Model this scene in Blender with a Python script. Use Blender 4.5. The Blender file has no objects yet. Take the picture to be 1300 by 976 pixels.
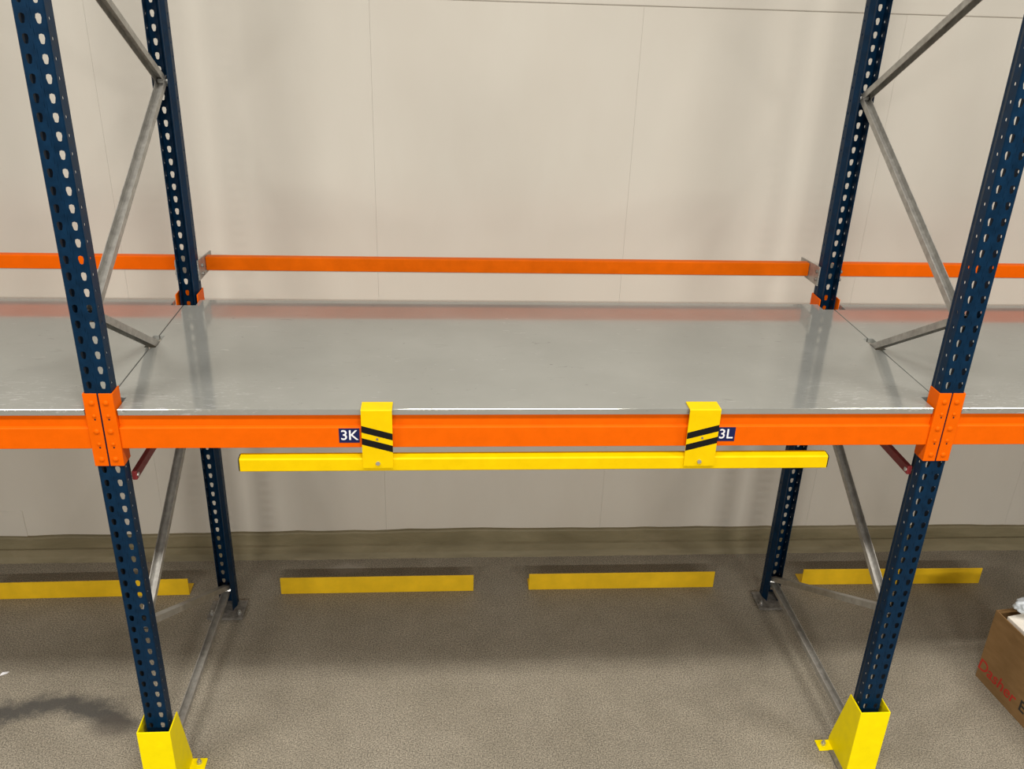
import bpy, bmesh, math, random
from mathutils import Vector, Matrix
random.seed(7)
scene = bpy.context.scene
COL = scene.collection

# ------------------------------------------------------------------ camera
cam_data = bpy.data.cameras.new('camera')
cam = bpy.data.objects.new('camera', cam_data)
COL.objects.link(cam)
scene.camera = cam
F_PX = 1132.953
cam_data.sensor_fit = 'HORIZONTAL'
cam_data.sensor_width = 36.0
cam_data.lens = F_PX * 36.0 / 1300.0
cam_data.clip_start = 0.05
YAW, PITCH, ROLL = 0.0808503, 0.4299324, -0.0341953
fwd = Vector((math.sin(YAW)*math.cos(PITCH), math.cos(YAW)*math.cos(PITCH), -math.sin(PITCH)))
rgt = Vector((math.cos(YAW), -math.sin(YAW), 0))
dwn = fwd.cross(rgt)
cr_, sr_ = math.cos(ROLL), math.sin(ROLL)
R0 = cr_*rgt + sr_*dwn
D0 = -sr_*rgt + cr_*dwn
m3 = Matrix((R0, -D0, -fwd)).transposed()
cam.matrix_world = Matrix.Translation((-0.30015, -2.58127, 2.91662)) @ m3.to_4x4()

# ------------------------------------------------------------------ world, lights, exposure
world = bpy.data.worlds.new('world')
scene.world = world
world.use_nodes = True
bg = world.node_tree.nodes['Background']
bg.inputs['Color'].default_value = (1.0, 0.93, 0.83, 1)
bg.inputs['Strength'].default_value = 0.18

def area(name, loc, sx, sy, power, color=(1, 0.95, 0.88)):
    l = bpy.data.lights.new(name, 'AREA')
    l.shape = 'RECTANGLE'; l.size = sx; l.size_y = sy; l.energy = power; l.color = color
    o = bpy.data.objects.new(name, l); COL.objects.link(o); o.location = loc
    return o
# ceiling battens over the aisle in front of the rack
for i, (x, y) in enumerate(((-3.2, -1.7), (0.2, -1.7), (3.6, -1.7), (-3.8, -9.5), (0.2, -9.5), (4.2, -9.5))):
    area('ceiling_batten', (x, y, 5.2), 1.6, 0.35, 130 if y > -3 else 590)

scene.view_settings.view_transform = 'Standard'
scene.view_settings.look = 'None'
scene.view_settings.gamma = 1.0
scene.view_settings.use_curve_mapping = False
scene.view_settings.exposure = 0.0

# ------------------------------------------------------------------ material helpers
def mat(name, color, rough=0.5, metal=0.0, spec=0.5):
    m = bpy.data.materials.new(name); m.use_nodes = True
    b = m.node_tree.nodes['Principled BSDF']
    b.inputs['Base Color'].default_value = (*color, 1)
    b.inputs['Roughness'].default_value = rough
    b.inputs['Metallic'].default_value = metal
    b.inputs['Specular IOR Level'].default_value = spec
    return m
def N(m, t, **kw):
    n = m.node_tree.nodes.new(t)
    for k, v in kw.items(): setattr(n, k, v)
    return n
def L(m, a, b): m.node_tree.links.new(a, b)
def coords(m): 
    return N(m, 'ShaderNodeTexCoord').outputs['Object']
def noise(m, vec, scale, detail=3, rough=0.5, dist=0.0, stretch=None):
    if stretch:
        mp = N(m, 'ShaderNodeMapping'); mp.inputs['Scale'].default_value = stretch
        L(m, vec, mp.inputs['Vector']); vec = mp.outputs['Vector']
    n = N(m, 'ShaderNodeTexNoise'); n.inputs['Scale'].default_value = scale
    n.inputs['Detail'].default_value = detail; n.inputs['Roughness'].default_value = rough
    n.inputs['Distortion'].default_value = dist
    L(m, vec, n.inputs['Vector']); return n.outputs['Fac']
def ramp(m, fac, stops):
    r = N(m, 'ShaderNodeValToRGB'); cr = r.color_ramp
    while len(cr.elements) < len(stops): cr.elements.new(0.5)
    for e, (p, c) in zip(cr.elements, stops):
        e.position = p; e.color = (*c, 1) if len(c) == 3 else c
    L(m, fac, r.inputs['Fac']); return r.outputs['Color']
def mixc(m, fac, a, b, mode='MIX'):
    x = N(m, 'ShaderNodeMix', data_type='RGBA', blend_type=mode)
    if isinstance(fac, float): x.inputs[0].default_value = fac
    else: L(m, fac, x.inputs[0])
    for i, v in ((6, a), (7, b)):
        if isinstance(v, tuple): x.inputs[i].default_value = (*v, 1)
        else: L(m, v, x.inputs[i])
    return x.outputs[2]
def math_(m, op, a, b=None, clamp=False):
    x = N(m, 'ShaderNodeMath', operation=op); x.use_clamp = clamp
    for i, v in ((0, a), (1, b)):
        if v is None: continue
        if isinstance(v, (int, float)): x.inputs[i].default_value = v
        else: L(m, v, x.inputs[i])
    return x.outputs[0]
def bsdf(m): return m.node_tree.nodes['Principled BSDF']
def bump(m, h, strength, dist=0.002):
    b = N(m, 'ShaderNodeBump'); b.inputs['Strength'].default_value = strength; b.inputs['Distance'].default_value = dist
    L(m, h, b.inputs['Height']); L(m, b.outputs['Normal'], bsdf(m).inputs['Normal'])
def g(v): return (v, v, v)

def painted(name, color, rough=0.4, var=0.12, wear=None, scale=18, spec=0.5):
    m = mat(name, color, rough, 0, spec); c = coords(m)
    f = noise(m, c, scale, 4, 0.6)
    lo = tuple(x*(1-var) for x in color); hi = tuple(min(1, x*(1+var)) for x in color)
    col = ramp(m, f, [(0.3, lo), (0.7, hi)])
    if wear:
        w = noise(m, c, 90, 3, 0.7)
        wf = ramp(m, w, [(wear[1], g(0)), (wear[1]+0.03, g(1))])
        col = mixc(m, wf, col, wear[0])
    L(m, col, bsdf(m).inputs['Base Color'])
    L(m, ramp(m, f, [(0.2, g(rough*0.85)), (0.8, g(rough*1.2))]), bsdf(m).inputs['Roughness'])
    return m

M = {}
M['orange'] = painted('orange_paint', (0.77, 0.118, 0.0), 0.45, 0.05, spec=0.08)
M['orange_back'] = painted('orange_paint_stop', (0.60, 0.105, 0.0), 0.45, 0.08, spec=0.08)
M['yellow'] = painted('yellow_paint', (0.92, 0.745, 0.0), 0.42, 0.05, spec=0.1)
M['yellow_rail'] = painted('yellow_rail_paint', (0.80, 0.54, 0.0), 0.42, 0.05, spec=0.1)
M['yellow_floor'] = painted('yellow_floor_paint', (0.80, 0.50, 0.005), 0.55, 0.10, scale=9)
M['blue'] = painted('blue_paint', (0.001, 0.018, 0.048), 0.42, 0.25, wear=((0.13, 0.15, 0.17), 0.73), scale=30, spec=0.14)
M['red'] = painted('red_oxide_paint', (0.20, 0.018, 0.020), 0.5, 0.15)
M['black'] = mat('black_tape', (0.007, 0.007, 0.007), 0.6, 0, 0.15)
M['dark'] = mat('hole_dark', (0.03, 0.006, 0.002), 0.8)
M['navy'] = mat('navy_label', (0.007, 0.013, 0.080), 0.4, 0, 0.25)
M['white'] = mat('white_print', (0.85, 0.86, 0.9), 0.5)
M['zinc'] = mat('zinc_bolt', (0.55, 0.55, 0.53), 0.35, 0.8)
M['red_ink'] = mat('red_ink', (0.42, 0.022, 0.012), 0.7)
M['black_ink'] = mat('black_ink', (0.02, 0.018, 0.015), 0.7)

m = M['galv'] = mat('galvanised_steel', (0.36, 0.35, 0.32), 0.42, 0.45)
c = coords(m); f = noise(m, c, 30, 5, 0.65)
L(m, ramp(m, f, [(0.25, (0.25, 0.24, 0.22)), (0.55, (0.38, 0.37, 0.34)), (0.85, (0.52, 0.51, 0.48))]), bsdf(m).inputs['Base Color'])
m = M['galv_plate'] = mat('dirty_base_plate', (0.16, 0.15, 0.13), 0.55, 0.3)
c = coords(m); f = noise(m, c, 45, 4, 0.7)
L(m, ramp(m, f, [(0.3, (0.10, 0.095, 0.085)), (0.75, (0.30, 0.28, 0.25))]), bsdf(m).inputs['Base Color'])

m = M['deck'] = mat('grey_deck_sheet', (0.36, 0.36, 0.33), 0.2, 0.35)
c = coords(m)
f1 = noise(m, c, 2.2, 4, 0.55); f2 = noise(m, c, 14, 5, 0.7, 0.6, (0.5, 2.2, 1))
base = ramp(m, f1, [(0.3, (0.305, 0.312, 0.290)), (0.7, (0.360, 0.368, 0.345))])
scr = ramp(m, f2, [(0.62, g(0)), (0.72, g(1))])
base = mixc(m, math_(m, 'MULTIPLY', scr, 0.35), base, (0.24, 0.24, 0.225))
f3 = noise(m, c, 26, 4, 0.7, 1.0, (0.4, 2.5, 1))
base = mixc(m, math_(m, 'MULTIPLY', ramp(m, f3, [(0.665, g(0)), (0.71, g(1))]), 0.5), base, (0.62, 0.62, 0.60))
sp = N(m, 'ShaderNodeSeparateXYZ'); L(m, c, sp.inputs[0])
f4 = noise(m, c, 55, 4, 0.75, 1.2, (0.35, 1.6, 1))
near = math_(m, 'MULTIPLY', math_(m, 'SUBTRACT', 0.30, sp.outputs['Y']), 5, True)     # worn strip where pallets slide over the front edge
side = math_(m, 'MULTIPLY', math_(m, 'SUBTRACT', math_(m, 'ABSOLUTE', sp.outputs['X']), 0.80), 4, True)
sc1 = math_(m, 'MULTIPLY', ramp(m, f4, [(0.56, g(0)), (0.66, g(1))]), math_(m, 'MULTIPLY', near, side))
base = mixc(m, math_(m, 'MULTIPLY', sc1, 0.6), base, (0.60, 0.61, 0.61))
f5 = noise(m, c, 38, 3, 0.7, 1.5, (0.3, 1.4, 1))
base = mixc(m, math_(m, 'MULTIPLY', ramp(m, f5, [(0.69, g(0)), (0.72, g(1))]), 0.6), base, (0.12, 0.12, 0.11))
L(m, base, bsdf(m).inputs['Base Color'])
L(m, ramp(m, f1, [(0.25, g(0.06)), (0.75, g(0.13))]), bsdf(m).inputs['Roughness'])
bump(m, noise(m, c, 2.2, 2, 0.5), 0.08, 0.004)

m = M['wall'] = mat('cream_wall_paint', (0.70, 0.66, 0.59), 0.55, 0, 0.3)
c = coords(m)
f1 = noise(m, c, 0.9, 3, 0.5); f2 = noise(m, c, 5, 4, 0.6, 0.3, (1, 1, 0.35))
a = ramp(m, f1, [(0.3, (0.56, 0.530, 0.468)), (0.7, (0.60, 0.572, 0.508))])
a = mixc(m, math_(m, 'MULTIPLY', ramp(m, f2, [(0.35, g(1)), (0.6, g(0))]), 0.12), a, (0.50, 0.45, 0.38))
L(m, a, bsdf(m).inputs['Base Color'])
bump(m, noise(m, c, 60, 2, 0.5), 0.05, 0.002)

m = M['kerb'] = mat('olive_coved_kerb', (0.14, 0.12, 0.07), 0.6, 0, 0.3)
c = coords(m); f = noise(m, c, 6, 5, 0.65, 0.4, (0.35, 1, 1.6))
L(m, ramp(m, f, [(0.28, (0.150, 0.128, 0.072)), (0.55, (0.215, 0.185, 0.110)), (0.8, (0.28, 0.24, 0.155))]), bsdf(m).inputs['Base Color'])
bump(m, noise(m, c, 25, 4, 0.6), 0.3, 0.004)

m = M['floor'] = mat('brown_resin_floor', (0.2, 0.17, 0.14), 0.62, 0, 0.35)
c = coords(m)
grain = noise(m, c, 170, 2, 0.6); cloud = noise(m, c, 1.4, 5, 0.6, 0.5); mid = noise(m, c, 9, 4, 0.65)
a = ramp(m, cloud, [(0.3, (0.215, 0.192, 0.148)), (0.7, (0.282, 0.254, 0.202))])
a = mixc(m, 0.8, a, ramp(m, grain, [(0.32, g(0.12)), (0.5, g(0.5)), (0.68, g(0.92))]), 'OVERLAY')
a = mixc(m, 0.35, a, ramp(m, mid, [(0.3, g(0.38)), (0.7, g(0.6))]), 'OVERLAY')
def blob(cx, cy, rx, ry, lo, hi, nz=0.5, nscale=5, ring=False):
    mp = N(m, 'ShaderNodeMapping'); mp.vector_type = 'POINT'
    mp.inputs['Location'].default_value = (-cx/rx, -cy/ry, 0); mp.inputs['Scale'].default_value = (1/rx, 1/ry, 0)
    L(m, c, mp.inputs['Vector'])
    ln = N(m, 'ShaderNodeVectorMath', operation='LENGTH'); L(m, mp.outputs['Vector'], ln.inputs[0])
    d = math_(m, 'ADD', ln.outputs['Value'], math_(m, 'MULTIPLY', math_(m, 'SUBTRACT', noise(m, c, nscale, 5, 0.65), 0.5), nz))
    if ring: d = math_(m, 'ABSOLUTE', math_(m, 'SUBTRACT', d, 1.0))
    return ramp(m, d, [(lo, g(1)), (hi, g(0))])
# dark arc of an old repair, pale scuff by the kerb
half = N(m, 'ShaderNodeSeparateXYZ'); L(m, c, half.inputs[0])
up = math_(m, 'MULTIPLY', math_(m, 'SUBTRACT', half.outputs['Y'], 0.27), 12, True)
arc = math_(m, 'MULTIPLY', blob(-1.98, 0.17, 0.36, 0.29, 0.06, 0.30, 0.65, 11, True), up)
a = mixc(m, math_(m, 'MULTIPLY', arc, 0.9), a, (0.062, 0.060, 0.056))
a = mixc(m, math_(m, 'MULTIPLY', blob(-1.70, 0.33, 0.10, 0.09, 0.5, 1.1, 0.6, 12), 0.5), a, (0.09, 0.078, 0.066))
a = mixc(m, math_(m, 'MULTIPLY', blob(-0.83, 1.40, 0.13, 0.06, 0.45, 1.0, 1.4, 22), 0.6), a, (0.36, 0.33, 0.28))
L(m, a, bsdf(m).inputs['Base Color'])
bump(m, grain, 0.35, 0.003)

m = M['card'] = mat('cardboard', (0.30, 0.19, 0.10), 0.75, 0, 0.2)
c = coords(m); f = noise(m, c, 9, 4, 0.6, 0, (1, 1, 4))
L(m, ramp(m, f, [(0.3, (0.195, 0.112, 0.044)), (0.7, (0.245, 0.145, 0.062))]), bsdf(m).inputs['Base Color'])
M['foam'] = painted('white_foam', (0.78, 0.74, 0.66), 0.7, 0.05)
M['plastic'] = painted('pale_plastic', (0.55, 0.60, 0.64), 0.25, 0.2)

# ------------------------------------------------------------------ mesh helpers
def new_mesh(name, verts, faces):
    me = bpy.data.meshes.new(name); me.from_pydata(verts, [], faces); me.update(); 
    bm = bmesh.new(); bm.from_mesh(me); bmesh.ops.recalc_face_normals(bm, faces=bm.faces); bm.to_mesh(me); bm.free()
    return me
def link(name, me, material, parent=None, loc=(0, 0, 0), rot=(0, 0, 0), bevel=0, segs=2):
    if material is not None and not me.materials: me.materials.append(material)
    o = bpy.data.objects.new(name, me); COL.objects.link(o)
    o.location = loc; o.rotation_euler = rot
    if parent: o.parent = parent
    if bevel:
        b = o.modifiers.new('bevel', 'BEVEL'); b.width = bevel; b.segments = segs; b.limit_method = 'ANGLE'; b.angle_limit = math.radians(30)
    return o
class MB:
    def __init__(s): s.v = []; s.f = []
    def add(s, vs, fs):
        n = len(s.v); s.v += [tuple(v) for v in vs]; s.f += [tuple(i+n for i in f) for f in fs]; return s
    def box(s, x0, x1, y0, y1, z0, z1):
        return s.add([(x, y, z) for x in (x0, x1) for y in (y0, y1) for z in (z0, z1)],
                     [(0,1,3,2),(4,6,7,5),(0,4,5,1),(2,3,7,6),(0,2,6,4),(1,5,7,3)])
    def prism(s, poly, a, b, axis):
        """poly of 2-D points in the two other axes (cyclic order x,y,z), swept along axis from a to b"""
        def P(u, w, t): return {'x': (t, u, w), 'y': (u, t, w), 'z': (u, w, t)}[axis]
        n = len(poly)
        vs = [P(u, w, a) for u, w in poly] + [P(u, w, b) for u, w in poly]
        fs = [tuple(range(n)), tuple(range(2*n-1, n-1, -1))] + [(i, (i+1) % n, n+(i+1) % n, n+i) for i in range(n)]
        return s.add(vs, fs)
    def cyl(s, c, r, h, axis, n=10, r2=None):
        r2 = r if r2 is None else r2; c = Vector(c); vs = []
        for t, rr in ((0, r), (h, r2)):
            for i in range(n):
                a = 2*math.pi*i/n; u, w = rr*math.cos(a), rr*math.sin(a)
                vs.append(c + Vector({'x': (t, u, w), 'y': (u, t, w), 'z': (u, w, t)}[axis]))
        return s.add(vs, [tuple(range(n)), tuple(range(n, 2*n))] + [(i, (i+1) % n, n+(i+1) % n, n+i) for i in range(n)])
    def mesh(s, name): return new_mesh(name, s.v, s.f)
def tag(o, label=None, cat=None, group=None, kind=None):
    if label: o['label'] = label
    if cat: o['category'] = cat
    if group: o['group'] = group
    if kind: o['kind'] = kind
    return o
def empty(name, loc, label=None, cat=None, group=None):
    o = bpy.data.objects.new(name, None); COL.objects.link(o); o.location = loc; o.empty_display_size = 0.1
    return tag(o, label, cat, group)
def text_mesh(txt, size, offset=0.0, shear=0.0, space=1.0):
    cu = bpy.data.curves.new('lettering', 'FONT'); cu.body = txt; cu.size = size; cu.extrude = 0.0003
    cu.offset = offset; cu.shear = shear; cu.space_character = space; cu.align_x = 'CENTER'; cu.align_y = 'CENTER'; cu.resolution_u = 4
    t = bpy.data.objects.new('tmp_lettering', cu); COL.objects.link(t)
    dg = bpy.context.evaluated_depsgraph_get(); dg.update()
    me = bpy.data.meshes.new_from_object(t.evaluated_get(dg)); me.name = 'lettering'
    bpy.data.objects.remove(t); bpy.data.curves.remove(cu)
    return me

# ------------------------------------------------------------------ dimensions (metres)
HX = 1.379          # frame centre line
DY = 1.1195         # rear face of the rear posts
ZD = 1.642          # deck top
ZR = 0.0187         # rear posts stand this much higher on packers
WY = 1.56           # wall face

# ------------------------------------------------------------------ setting
tag(link('floor', MB().box(-6, 6, -7, 1.7, -0.2, 0).mesh('floor'), M['floor']), kind='structure')
wall = tag(link('wall_back', MB().box(-6, 6, WY+0.010, WY+0.14, 0.0, 4.6).mesh('wall_back'), M['wall']), kind='structure')
PW = 1.18
for k in range(-4, 6):
    x0 = -0.627 + PW*(k-1); x1 = x0 + PW
    x0, x1 = max(x0, -6), min(x1, 6)
    if x1 - x0 < 0.05: continue
    link('wall_panel', MB().box(x0+0.0003, x1-0.0003, WY, WY+0.012, 0.06, 2.812).mesh('wall_panel'), M['wall'], wall)
link('upper_panel', MB().box(-6, 6, WY-0.006, WY+0.012, 2.812, 4.6).mesh('upper_panel'), M['wall'], wall, bevel=0.0055, segs=3)
link('cover_plate', MB().box(-2.90, -2.522, WY-0.004, WY+0.001, 0.10, 0.279).mesh('cover_plate'), M['wall'], wall, bevel=0.001)
# coved kerb along the wall foot
nx = 121; vs = []; fs = []
for i in range(nx):
    x = -6 + 12*i/(nx-1); w = random.uniform(-0.004, 0.004) - 0.006*abs(x)
    prof = [(WY, 0.142+w), (WY-0.016, 0.140+w), (WY-0.020, 0.132+w), (WY-0.022, 0.064+w*0.5), (WY-0.035, 0.055), (WY-0.062, 0.030), (WY-0.078+random.uniform(-.003, .003), 0.0), (WY, 0.0)]
    vs += [(x, y, z) for y, z in prof]
for i in range(nx-1):
    for j in range(8): fs.append((i*8+j, i*8+(j+1) % 8, (i+1)*8+(j+1) % 8, (i+1)*8+j))
fs += [tuple(range(8)), tuple(range((nx-1)*8, nx*8))]
tag(link('baseboard_back', new_mesh('baseboard_back', vs, fs), M['kerb']), kind='structure')

# ------------------------------------------------------------------ perforated post (face at y=0, open side towards +y)
def post_mesh(cells=75, z0=0.001, p=0.05):
    v = []; f = []; idx = {}
    def V(pt):
        k = tuple(round(t, 5) for t in pt)
        if k not in idx: idx[k] = len(v); v.append(k)
        return idx[k]
    H = cells*p
    def strip(a, b, hole=None, hc=0.5, zoff=0.0):
        """a,b: (x,y) ends; hole: list of (u,w) around the hole centre; u along the strip in metres"""
        a = Vector(a); b = Vector(b); ln = (b-a).length; d = (b-a)/ln
        for k in range(cells):
            zb = z0 + k*p
            def P(u, w): q = a + d*u; return V((q.x, q.y, zb + w))
            if hole is None or (zoff and k == cells-1):
                f.append((P(0, 0), P(ln, 0), P(ln, p), P(0, p))); continue
            c = ln*hc
            out = [(0, 0), (c, 0), (ln, 0), (ln, p/2), (ln, p), (c, p), (0, p), (0, p/2)]
            hv = [P(c+u, p/2+w) for u, w in hole]
            ov = [P(u, w) for u, w in out]
            for i in range(8):
                j = (i+1) % 8
                f.append((ov[i], ov[j], hv[j], hv[i]))
    tear = [(-0.005, -0.0115), (0.0, -0.0135), (0.005, -0.0115), (0.0082, 0.002), (0.0068, 0.0105), (0.0, 0.0130), (-0.0068, 0.0105), (-0.0082, 0.002)]
    dot = [(-0.0034, -0.0040), (0.0, -0.0055), (0.0034, -0.0040), (0.0044, 0.0), (0.0034, 0.0040), (0.0, 0.0055), (-0.0034, 0.0040), (-0.0044, 0.0)]
    G = 0.004
    path = [(-0.030, 0.080), (-0.030, 0.068), (-0.041, 0.040), (-0.041, 0.003), (-0.038, 0), (-G, 0), (0, 0.0022), (G, 0), (0.038, 0), (0.041, 0.003), (0.041, 0.040), (0.030, 0.068), (0.030, 0.080)]
    for i in range(len(path)-1):
        if i in (4, 7): strip(path[i], path[i+1], tear, 0.5)
        elif i in (2, 9): strip(path[i], path[i+1], dot, 0.5)
        else: strip(path[i], path[i+1])
    me = new_mesh('post', v, f)
    me.materials.append(M['blue'])
    return me
POST = post_mesh()
def place_post(parent, loc, rz):
    o = link('post', POST, None, parent, loc, (0, 0, rz))
    s = o.modifiers.new('thickness', 'SOLIDIFY'); s.thickness = 0.002; s.offset = -1
    return o

# ------------------------------------------------------------------ channel brace lying in the frame plane
def channel_mesh(name, p0, p1, wx=0.034, dn=0.024, t=0.0025, open_up=True, ext=0.02):
    p0 = Vector((p0[0], p0[1])); p1 = Vector((p1[0], p1[1])); d = (p1-p0).normalized()
    p0 = p0 - d*ext; p1 = p1 + d*ext
    n = Vector((-d.y, d.x))
    if n.y < 0: n = -n
    s = 1 if open_up else -1
    prof = [(-wx/2, -dn/2), (wx/2, -dn/2), (wx/2, dn/2), (wx/2-t, dn/2), (wx/2-t, -dn/2+t), (-wx/2+t, -dn/2+t), (-wx/2+t, dn/2), (-wx/2, dn/2)]
    vs = []
    for p in (p0, p1):
        for x, w in prof:
            q = p + n*(w*s); vs.append((x, q.x, q.y))
    fs = [(i, (i+1) % 8, 8+(i+1) % 8, 8+i) for i in range(8)]
    for o in (0, 8): fs += [(o+0, o+1, o+4, o+5), (o+1, o+2, o+3, o+4), (o+0, o+5, o+6, o+7)]
    return new_mesh(name, vs, fs)
YF, YRr = 0.062, 1.060
NODES = [((YF, 3.100), (YRr, 2.510), False), ((YRr, 2.510), (YF, 1.935), True), ((YF, 1.935), (YRr, 1.335), False),
         ((YRr, 1.335), (YF, 0.757), True), ((YF, 0.757), (YRr, 0.145), False), ((YRr, 0.118), (YF, 0.112), True), ((YRr, 3.690), (YF, 3.100), True)]
BRACES = []
for i, (a, b, up_) in enumerate(NODES):
    BRACES.append(channel_mesh('brace', a, b, open_up=up_))
BOLT_X = MB().cyl((-0.030, 0, 0), 0.0085, 0.060, 'x', 6).mesh('brace_bolt'); BOLT_X.materials.append(M['zinc'])
STRUT = MB().box(-0.008, 0.008, 0.050, 1.06, 1.357, 1.389).mesh('support_strut')
BPLATE = MB().box(-0.080, 0.080, -0.035, 0.078, 0, 0.008).mesh('base_plate')
PACK = MB().box(-0.076, 0.076, 0.01, 0.125, 0, ZR-0.006).mesh('packer_plate')
BPLATE2 = MB().box(-0.086, 0.086, 0.0, 0.135, ZR-0.006, ZR+0.001).mesh('base_plate')
ANCH = MB().cyl((0, 0, 0), 0.010, 0.012, 'z', 6).cyl((0, 0, 0.012), 0.006, 0.010, 'z', 8).mesh('anchor_bolt'); ANCH.materials.append(M['zinc'])

def frame(x, label, inner):
    """inner: +1 when the photographed bay lies on the +x side"""
    fr = empty('rack_upright_frame', (x, 0, 0), label, 'rack frame', 'blue rack frames')
    place_post(fr, (0, 0, 0), 0)
    place_post(fr, (0, DY, ZR), math.pi)
    for me, (a, b, u) in zip(BRACES, NODES):
        link('brace', me, M['galv'], fr)
    for (y, z) in ((YF, 3.100), (YRr, 2.510), (YF, 1.935), (YRr, 1.335), (YF, 0.757), (YRr, 0.130), (YF, 0.112), (YRr, 3.69)):
        link('brace_bolt', BOLT_X, None, fr, (0, y, z))
    st = link('support_strut', STRUT, M['red'], fr, (inner*0.050, 0, 0), bevel=0.002)
    st['label'] = 'dark red strut under the deck'
    sb = MB().cyl((-0.011, 0.062, 1.3725), 0.008, 0.022, 'x', 8).mesh('strut_bolt')
    link('strut_bolt', sb, M['zinc'], st)
    bp = link('base_plate', BPLATE, M['galv_plate'], fr, (0, 0, 0))
    b2 = link('base_plate', BPLATE2, M['galv_plate'], fr, (0, DY, 0), (0, 0, math.pi))
    link('packer_plate', PACK, M['galv_plate'], fr, (0, DY, 0), (0, 0, math.pi))
    for sx in (-0.066, 0.066):
        link('anchor_bolt', ANCH, None, b2, (sx, 0.105, ZR+0.001))
    return fr
frame(-HX, 'dark blue perforated rack frame with grey bracing, by the dark floor stain', 1)
frame(HX, 'dark blue perforated rack frame with grey bracing, next to the cardboard box', -1)

# ------------------------------------------------------------------ beams with end connectors
BL = 2*(HX-0.046)   # length between connector plates
def beam_profile(depth):
    return [(0.0, 1.503), (0.0, 1.5745), (0.0035, 1.578), (0.009, 1.578), (0.009, 1.6205), (depth, 1.6205), (depth, 1.503)]
BEAM_F = MB().prism(beam_profile(0.05), -BL/2, BL/2, 'x').mesh('beam_body')
BEAM_R = MB().prism([(y+0.088, z) for y, z in beam_profile(0.06)], -BL/2, BL/2, 'x').mesh('beam_body')
ZC0, ZC1 = 1.442, 1.699
def conn_mesh(s, yb=0.058, zt=None):
    # s=+1: connector at the beam's +x end, wraps the near half of the post at +x
    e = s*(HX-0.0025); i = s*(HX-0.046); j = s*(HX-0.0415)
    mb = MB()
    poly = [(i, -0.005), (e, -0.005), (e, -0.0008), (j, -0.0008), (j, yb), (i, yb)]
    mb.prism(poly, ZC0, zt or ZC1, 'z')
    return mb.mesh('end_connector')
CONN = {s: conn_mesh(s) for s in (-1, 1)}
CONN_R = {s: conn_mesh(s, 0.092, 1.666) for s in (-1, 1)}
def dome(r, h):
    mb = MB(); n = 10; vs = [(0, -h, 0)]; fs = []
    for k, (rr, hh) in enumerate(((0.55, 0.82), (0.88, 0.45), (1, 0))):
        vs += [(r*rr*math.cos(2*math.pi*i/n), -h*hh, r*rr*math.sin(2*math.pi*i/n)) for i in range(n)]
    fs += [(0, 1+i, 1+(i+1) % n) for i in range(n)]
    for k in range(2): fs += [(1+k*n+i, 1+(k+1)*n+i, 1+(k+1)*n+(i+1) % n, 1+k*n+(i+1) % n) for i in range(n)]
    fs.append(tuple(range(1+2*n, 1+3*n)))
    return mb.add(vs, fs).mesh('rivet')
RIV = dome(0.0095, 0.005); RIV.materials.append(M['orange'])
RIV2 = dome(0.0065, 0.004); RIV2.materials.append(M['orange'])
HOLE = MB().cyl((0, -0.0004, 0), 0.0032, 0.0004, 'y', 8).mesh('lock_hole'); HOLE.materials.append(M['dark'])
def beam(name, x, y, z, rz, me, label, group, detail=True):
    b = empty(name, (x, y, z), label, 'rack beam', group); b.rotation_euler = (0, 0, rz)
    body = link('beam_body', me, M['orange'], b, bevel=0.002)
    for s in (-1, 1):
        c_ = link('end_connector', (CONN if detail else CONN_R)[s], M['orange'], b, bevel=0.0015)
        if detail:
            rx = s*(HX-0.0215)
            for zz in (1.667, 1.567, 1.467): link('rivet', RIV, None, c_, (rx, -0.005, zz))
            for zz in (1.622, 1.522):
                link('rivet', RIV2, None, c_, (rx+0.001, -0.005, zz))
                link('lock_hole', HOLE, None, c_, (rx+0.002, -0.005, zz-0.0125))
    return b
P2 = 2*HX
bm_c = beam('rack_beam', 0, 0, 0, 0, BEAM_F, 'orange rack beam carrying the two navy location labels', 'orange front beams')
beam('rack_beam', -P2, 0, 0, 0, BEAM_F, 'orange front beam of the bay beyond the frame with the floor stain', 'orange front beams')
beam('rack_beam', P2, 0, 0, 0, BEAM_F, 'orange front beam of the bay above the cardboard box', 'orange front beams')
beam('rack_beam', 0, DY, 0, math.pi, BEAM_R, 'orange rear beam under the back edge of the deck between both frames', 'orange rear beams', False)
beam('rack_beam', -P2, DY, 0, math.pi, BEAM_R, 'orange rear beam under the deck beyond the stained floor frame', 'orange rear beams', False)
beam('rack_beam', P2, DY, 0, math.pi, BEAM_R, 'orange rear beam under the deck on the cardboard box side', 'orange rear beams', False)

# location labels stuck on the front beam
for txt, x0, x1 in (('3K', -0.646, -0.580), ('3L', 0.5985, 0.661)):
    lb = link('location_label', MB().box(x0, x1, -0.0012, -0.0002, 1.5215, 1.5735).mesh('location_label'), M['navy'], bm_c)
    lb['label'] = 'navy label with white print reading ' + txt
    tm = text_mesh(txt, 0.050, 0.0003)
    link('lettering', tm, M['white'], lb, ((x0+x1)/2, -0.0015, 1.5475), (math.pi/2, 0, 0))

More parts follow.
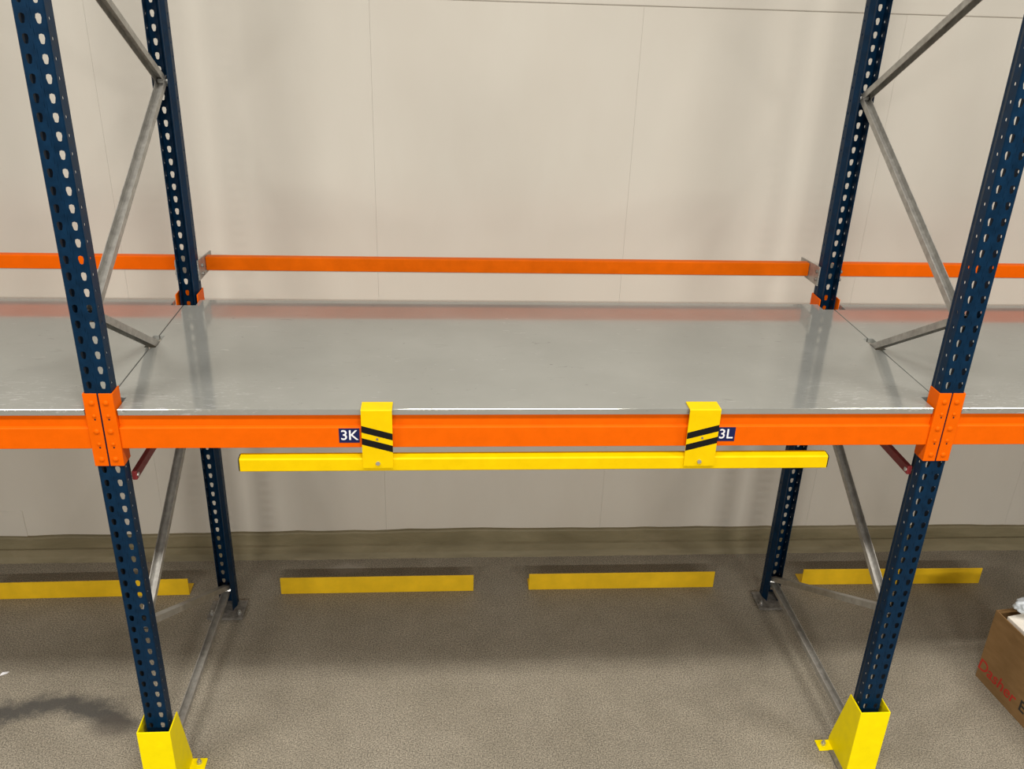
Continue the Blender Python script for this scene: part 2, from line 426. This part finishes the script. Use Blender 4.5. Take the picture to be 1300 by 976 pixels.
# ------------------------------------------------------------------ deck sheets
def deck(name, xc, label):
    h = HX-0.0022; nx_ = HX-0.050
    pts = [(-nx_, 0.0), (nx_, 0.0), (nx_, 0.090), (h, 0.090), (h, 0.512), (h-0.018, 0.512), (h-0.018, 0.632), (h, 0.632), (h, 0.968), (nx_, 0.968), (nx_, 1.036)]
    pts += [(-x, y) for x, y in reversed(pts[2:])]
    me = MB().prism(pts, ZD-0.0212, ZD, 'z').mesh('deck_sheet')
    o = link(name, me, M['deck'], None, (xc, 0, 0), bevel=0.0012, segs=1)
    return tag(o, label, 'shelf', 'grey deck sheets')
deck('deck_shelf', 0, 'grey glossy deck sheet behind the beam with the navy labels')
deck('deck_shelf', -P2, 'grey deck sheet beyond the rack frame beside the floor stain')
deck('deck_shelf', P2, 'grey deck sheet of the bay above the cardboard box')

# ------------------------------------------------------------------ rear pallet stops
def backstop(xc, label):
    e = empty('backstop_rail', (xc, DY, 1.70), label, 'rail', 'orange backstop rails behind the rear posts')
    zz = 0.0
    mb = MB(); x1 = HX-0.049
    # shallow C rail with rolled lips
    mb.prism([(1.190-DY, 0.021), (1.190-DY, 0.081), (1.228-DY, 0.081), (1.228-DY, 0.021)], -x1, x1, 'x')
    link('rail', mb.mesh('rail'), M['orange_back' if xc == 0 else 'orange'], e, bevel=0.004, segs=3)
    for s in (-1, 1):
        pm = MB().prism([(-0.035, 0.010), (0.112, 0.006), (0.180, 0.030), (0.180, 0.078), (-0.035, 0.096)], s*(HX-0.048), s*(HX-0.0425), 'x').mesh('bracket')
        br = link('bracket', pm, M['galv'], e)
        for z_ in (0.035, 0.070):
            link('bracket_bolt', MB().cyl((s*(HX-0.054), -0.015, z_), 0.008, 0.010, 'x', 6).mesh('bracket_bolt'), M['galv_plate'], br)
    return e
backstop(0, 'long orange backstop rail spanning between the two rear posts')
backstop(-P2, 'orange backstop rail beyond the frame with the floor stain')
backstop(P2, 'orange backstop rail on the cardboard box side of the rack')

# ------------------------------------------------------------------ hanging yellow bump rail
gr = empty('hanging_bump_rail', (0, -0.012, 1.42), 'long yellow bump rail hung under the orange beam on two striped brackets', 'guard rail')
def gp(y, z): return (y+0.012, z-1.42)
rp = [gp(-0.012, 1.424), gp(-0.012, 1.464), gp(-0.008, 1.469), gp(0.024, 1.471), gp(0.028, 1.467), gp(0.028, 1.424), gp(0.024, 1.420), gp(-0.008, 1.420)]
RX0, RX1 = -0.972, 0.996
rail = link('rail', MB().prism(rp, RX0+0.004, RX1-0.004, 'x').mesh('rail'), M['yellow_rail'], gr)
for a, b in ((RX0, RX0+0.004), (RX1-0.004, RX1)):
    pc = [(y*0.94+0.001, z*0.94+0.0015) for y, z in rp]
    link('end_cap', MB().prism(pc, a, b, 'x').mesh('end_cap'), M['black'], gr)
for x0, x1, sl in ((-0.572, -0.473, -1), (0.494, 0.598, 1)):
    zt = ZD+0.001-1.42; t = 0.004
    bp_ = [(0.0-t-0.001, 0.016), (0.0-0.001, 0.016), (0.0-0.001, zt-0.002), (0.001, zt), (0.055, zt), (0.055, zt+t), (-0.002, zt+t), (-t-0.001, zt+t-0.003)]
    b = link('bracket', MB().prism(bp_, x0, x1, 'x').mesh('bracket'), M['yellow_rail'], gr)
    yf = -t-0.001
    w = x1-x0
    for zc in (0.1445, 0.1005):           # two slanted black tape stripes
        dz = 0.0145*sl; th = 0.0118
        pl = [(x0, zc-dz-th), (x1, zc+dz-th), (x1, zc+dz+th), (x0, zc-dz+th)]
        link('hazard_stripe', MB().prism(pl, yf-0.0006, yf+0.0001, 'y').mesh('hazard_stripe'), M['black'], b)
    link('bolt', MB().cyl(((x0+x1)/2, yf-0.005, 0.034), 0.0075, 0.005, 'y', 6).mesh('bolt'), M['zinc'], b)
    link('screw', MB().cyl(((x0+x1)/2, yf-0.002, 0.1225), 0.004, 0.002, 'y', 8).mesh('screw'), M['galv_plate'], b)

# ------------------------------------------------------------------ yellow column guards
def guard(x, label):
    e = empty('column_guard', (x, 0, 0), label, 'post guard', 'yellow column guards')
    w = 0.0605; yf = -0.047; t = 0.005; zt = 0.336
    mb = MB()
    mb.box(-w, w, yf, yf+t, 0.0, zt)
    for s in (-1, 1):
        poly = [(yf+t*0.5, 0.0), (0.135, 0.0), (0.135, 0.03), (0.056, zt), (yf+t*0.5, zt)]
        mb.prism(poly, s*(w-t), s*w, 'x')
    link('guard_plate', mb.mesh('guard_plate'), M['yellow'], e, bevel=0.0015)
    for s in (-1, 1):
        a, b = sorted((s*(w-0.001), s*(w+0.058)))
        tb = link('foot_tab', MB().box(a, b, 0.082, 0.137, 0.0, 0.006).mesh('foot_tab'), M['yellow'], e, bevel=0.0015)
        link('anchor_bolt', ANCH, None, tb, (s*(w+0.032), 0.110, 0.006))
    return e
guard(-HX, 'bright yellow steel guard round the post beside the floor stain')
guard(HX, 'bright yellow steel guard round the post near the cardboard box')

# ------------------------------------------------------------------ yellow floor stop rails
def floor_rail(x0, x1, rz, label):
    xc = (x0+x1)/2; h = (x1-x0)/2
    prof = [(0.0, 0.0), (0.0, 0.098), (0.006, 0.098), (0.006, 0.006), (0.09, 0.006), (0.09, 0.0)]
    o = link('floor_stop_rail', MB().prism(prof, -h, h, 'x').mesh('floor_stop_rail'), M['yellow_floor'], None, (xc, 1.19, 0), (0, 0, rz), bevel=0.0015)
    tag(o, label, 'floor rail', 'yellow floor rails by the wall')
    for k in (-0.7, 0.7):
        link('anchor_bolt', ANCH, None, o, (h*k, 0.05, 0.006))
floor_rail(-2.585, -1.602, 0.012, 'yellow floor angle rail reaching behind the frame with the floor stain')
floor_rail(-1.143, -0.159, 0.0, 'yellow floor angle rail in front of the pale scuff by the kerb')
floor_rail(0.129, 1.111, -0.003, 'yellow floor angle rail between the scuffed one and the box side post')
floor_rail(1.593, 2.578, -0.012, 'yellow floor angle rail behind the cardboard box')

# ------------------------------------------------------------------ cardboard box with packing on top
ang = math.atan2(0.038, 0.329)
bx = empty('cardboard_box', (2.175, 0.498, 0), 'open brown cardboard box with red and black print on its side', 'box')
bx.rotation_euler = (0, 0, ang)
BW, BD, BH, T = 0.42, 0.62, 0.382, 0.005     # local: x into the box, -y along the printed side
mb = MB()
mb.box(0, T, -BD, 0, 0, BH); mb.box(BW-T, BW, -BD, 0, 0, BH)
mb.box(T, BW-T, -T, 0, 0, BH); mb.box(T, BW-T, -BD, -BD+T, 0, BH); mb.box(T, BW-T, -BD+T, -T, 0, T)
link('carton', mb.mesh('carton'), M['card'], bx, bevel=0.0015)
def flap(vs):
    mb = MB(); n = len(vs); off = Vector((0, 0, 0.004))
    mb.add([Vector(v) for v in vs]+[Vector(v)+off for v in vs], [tuple(range(n)), tuple(range(2*n-1, n-1, -1))]+[(i, (i+1) % n, n+(i+1) % n, n+i) for i in range(n)])
    return mb.mesh('flap')
link('flap', flap([(T, -0.01, BH-0.004), (BW-T, -0.01, BH-0.004), (BW-0.03, -0.028, BH-0.16), (0.03, -0.028, BH-0.16)]), M['card'], bx)
link('flap', flap([(0.006, -BD+0.01, BH-0.006), (0.006, -0.05, BH-0.006), (0.055, -0.075, BH-0.11), (0.055, -BD+0.03, BH-0.11)]), M['card'], bx)
for txt, mt, cy, cz, sz, off in (('Dasher', 'red_ink', -0.118, 0.078, 0.084, 0.0008), ('E', 'black_ink', -0.287, 0.080, 0.078, 0.001)):
    tm = text_mesh(txt, sz, off, shear=0.15 if txt != 'E' else 0.0)
    o = link('lettering', tm, M[mt], bx, (-0.0006, cy, cz), (math.pi/2, 0, -math.pi/2))
# white foam board lying across the box
fb = link('foam_board', MB().box(0, 0.36, -0.30, 0, 0, 0.022).mesh('foam_board'), M['foam'], None, (2.196, 0.445, 0.368), (0.03, -0.04, 0.16), bevel=0.003)
tag(fb, 'white foam board sticking out of the open cardboard box', 'packing board')
bmx = bmesh.new(); bmesh.ops.create_icosphere(bmx, subdivisions=4, radius=1)
from mathutils import noise as mnoise
for v in bmx.verts:
    n = mnoise.noise(v.co*2.2)*0.18 + abs(mnoise.noise(v.co*5.0))*0.22
    v.co *= 1+n; v.co.x *= 0.062; v.co.y *= 0.042; v.co.z *= 0.034
me = bpy.data.meshes.new('plastic_bag'); bmx.to_mesh(me); bmx.free()
pb = link('plastic_bag', me, M['plastic'], None, (2.280, 0.440, 0.446))
for p in me.polygons: p.use_smooth = True
tag(pb, 'crumpled pale plastic wrapping stuffed in the cardboard box behind the board', 'plastic bag')

# small paper scrap on the floor
sc = MB().add([(0, 0, 0.001), (0.05, 0.02, 0.006), (0.055, 0.045, 0.001), (0.012, 0.030, 0.010), (0.0, 0.0, 0.0), (0.05, 0.02, 0.004), (0.055, 0.045, 0.0), (0.012, 0.03, 0.008)],
              [(0, 1, 3), (1, 2, 3), (4, 7, 5), (5, 7, 6), (0, 4, 5, 1), (1, 5, 6, 2), (2, 6, 7, 3), (3, 7, 4, 0)]).mesh('paper_scrap')
ps = link('paper_scrap', sc, M['white'], None, (-2.292, 0.640, 0.0)); ps.scale = (0.6, 0.6, 0.6)
tag(ps, 'tiny white paper scrap on the floor above the dark stain', 'paper scrap')
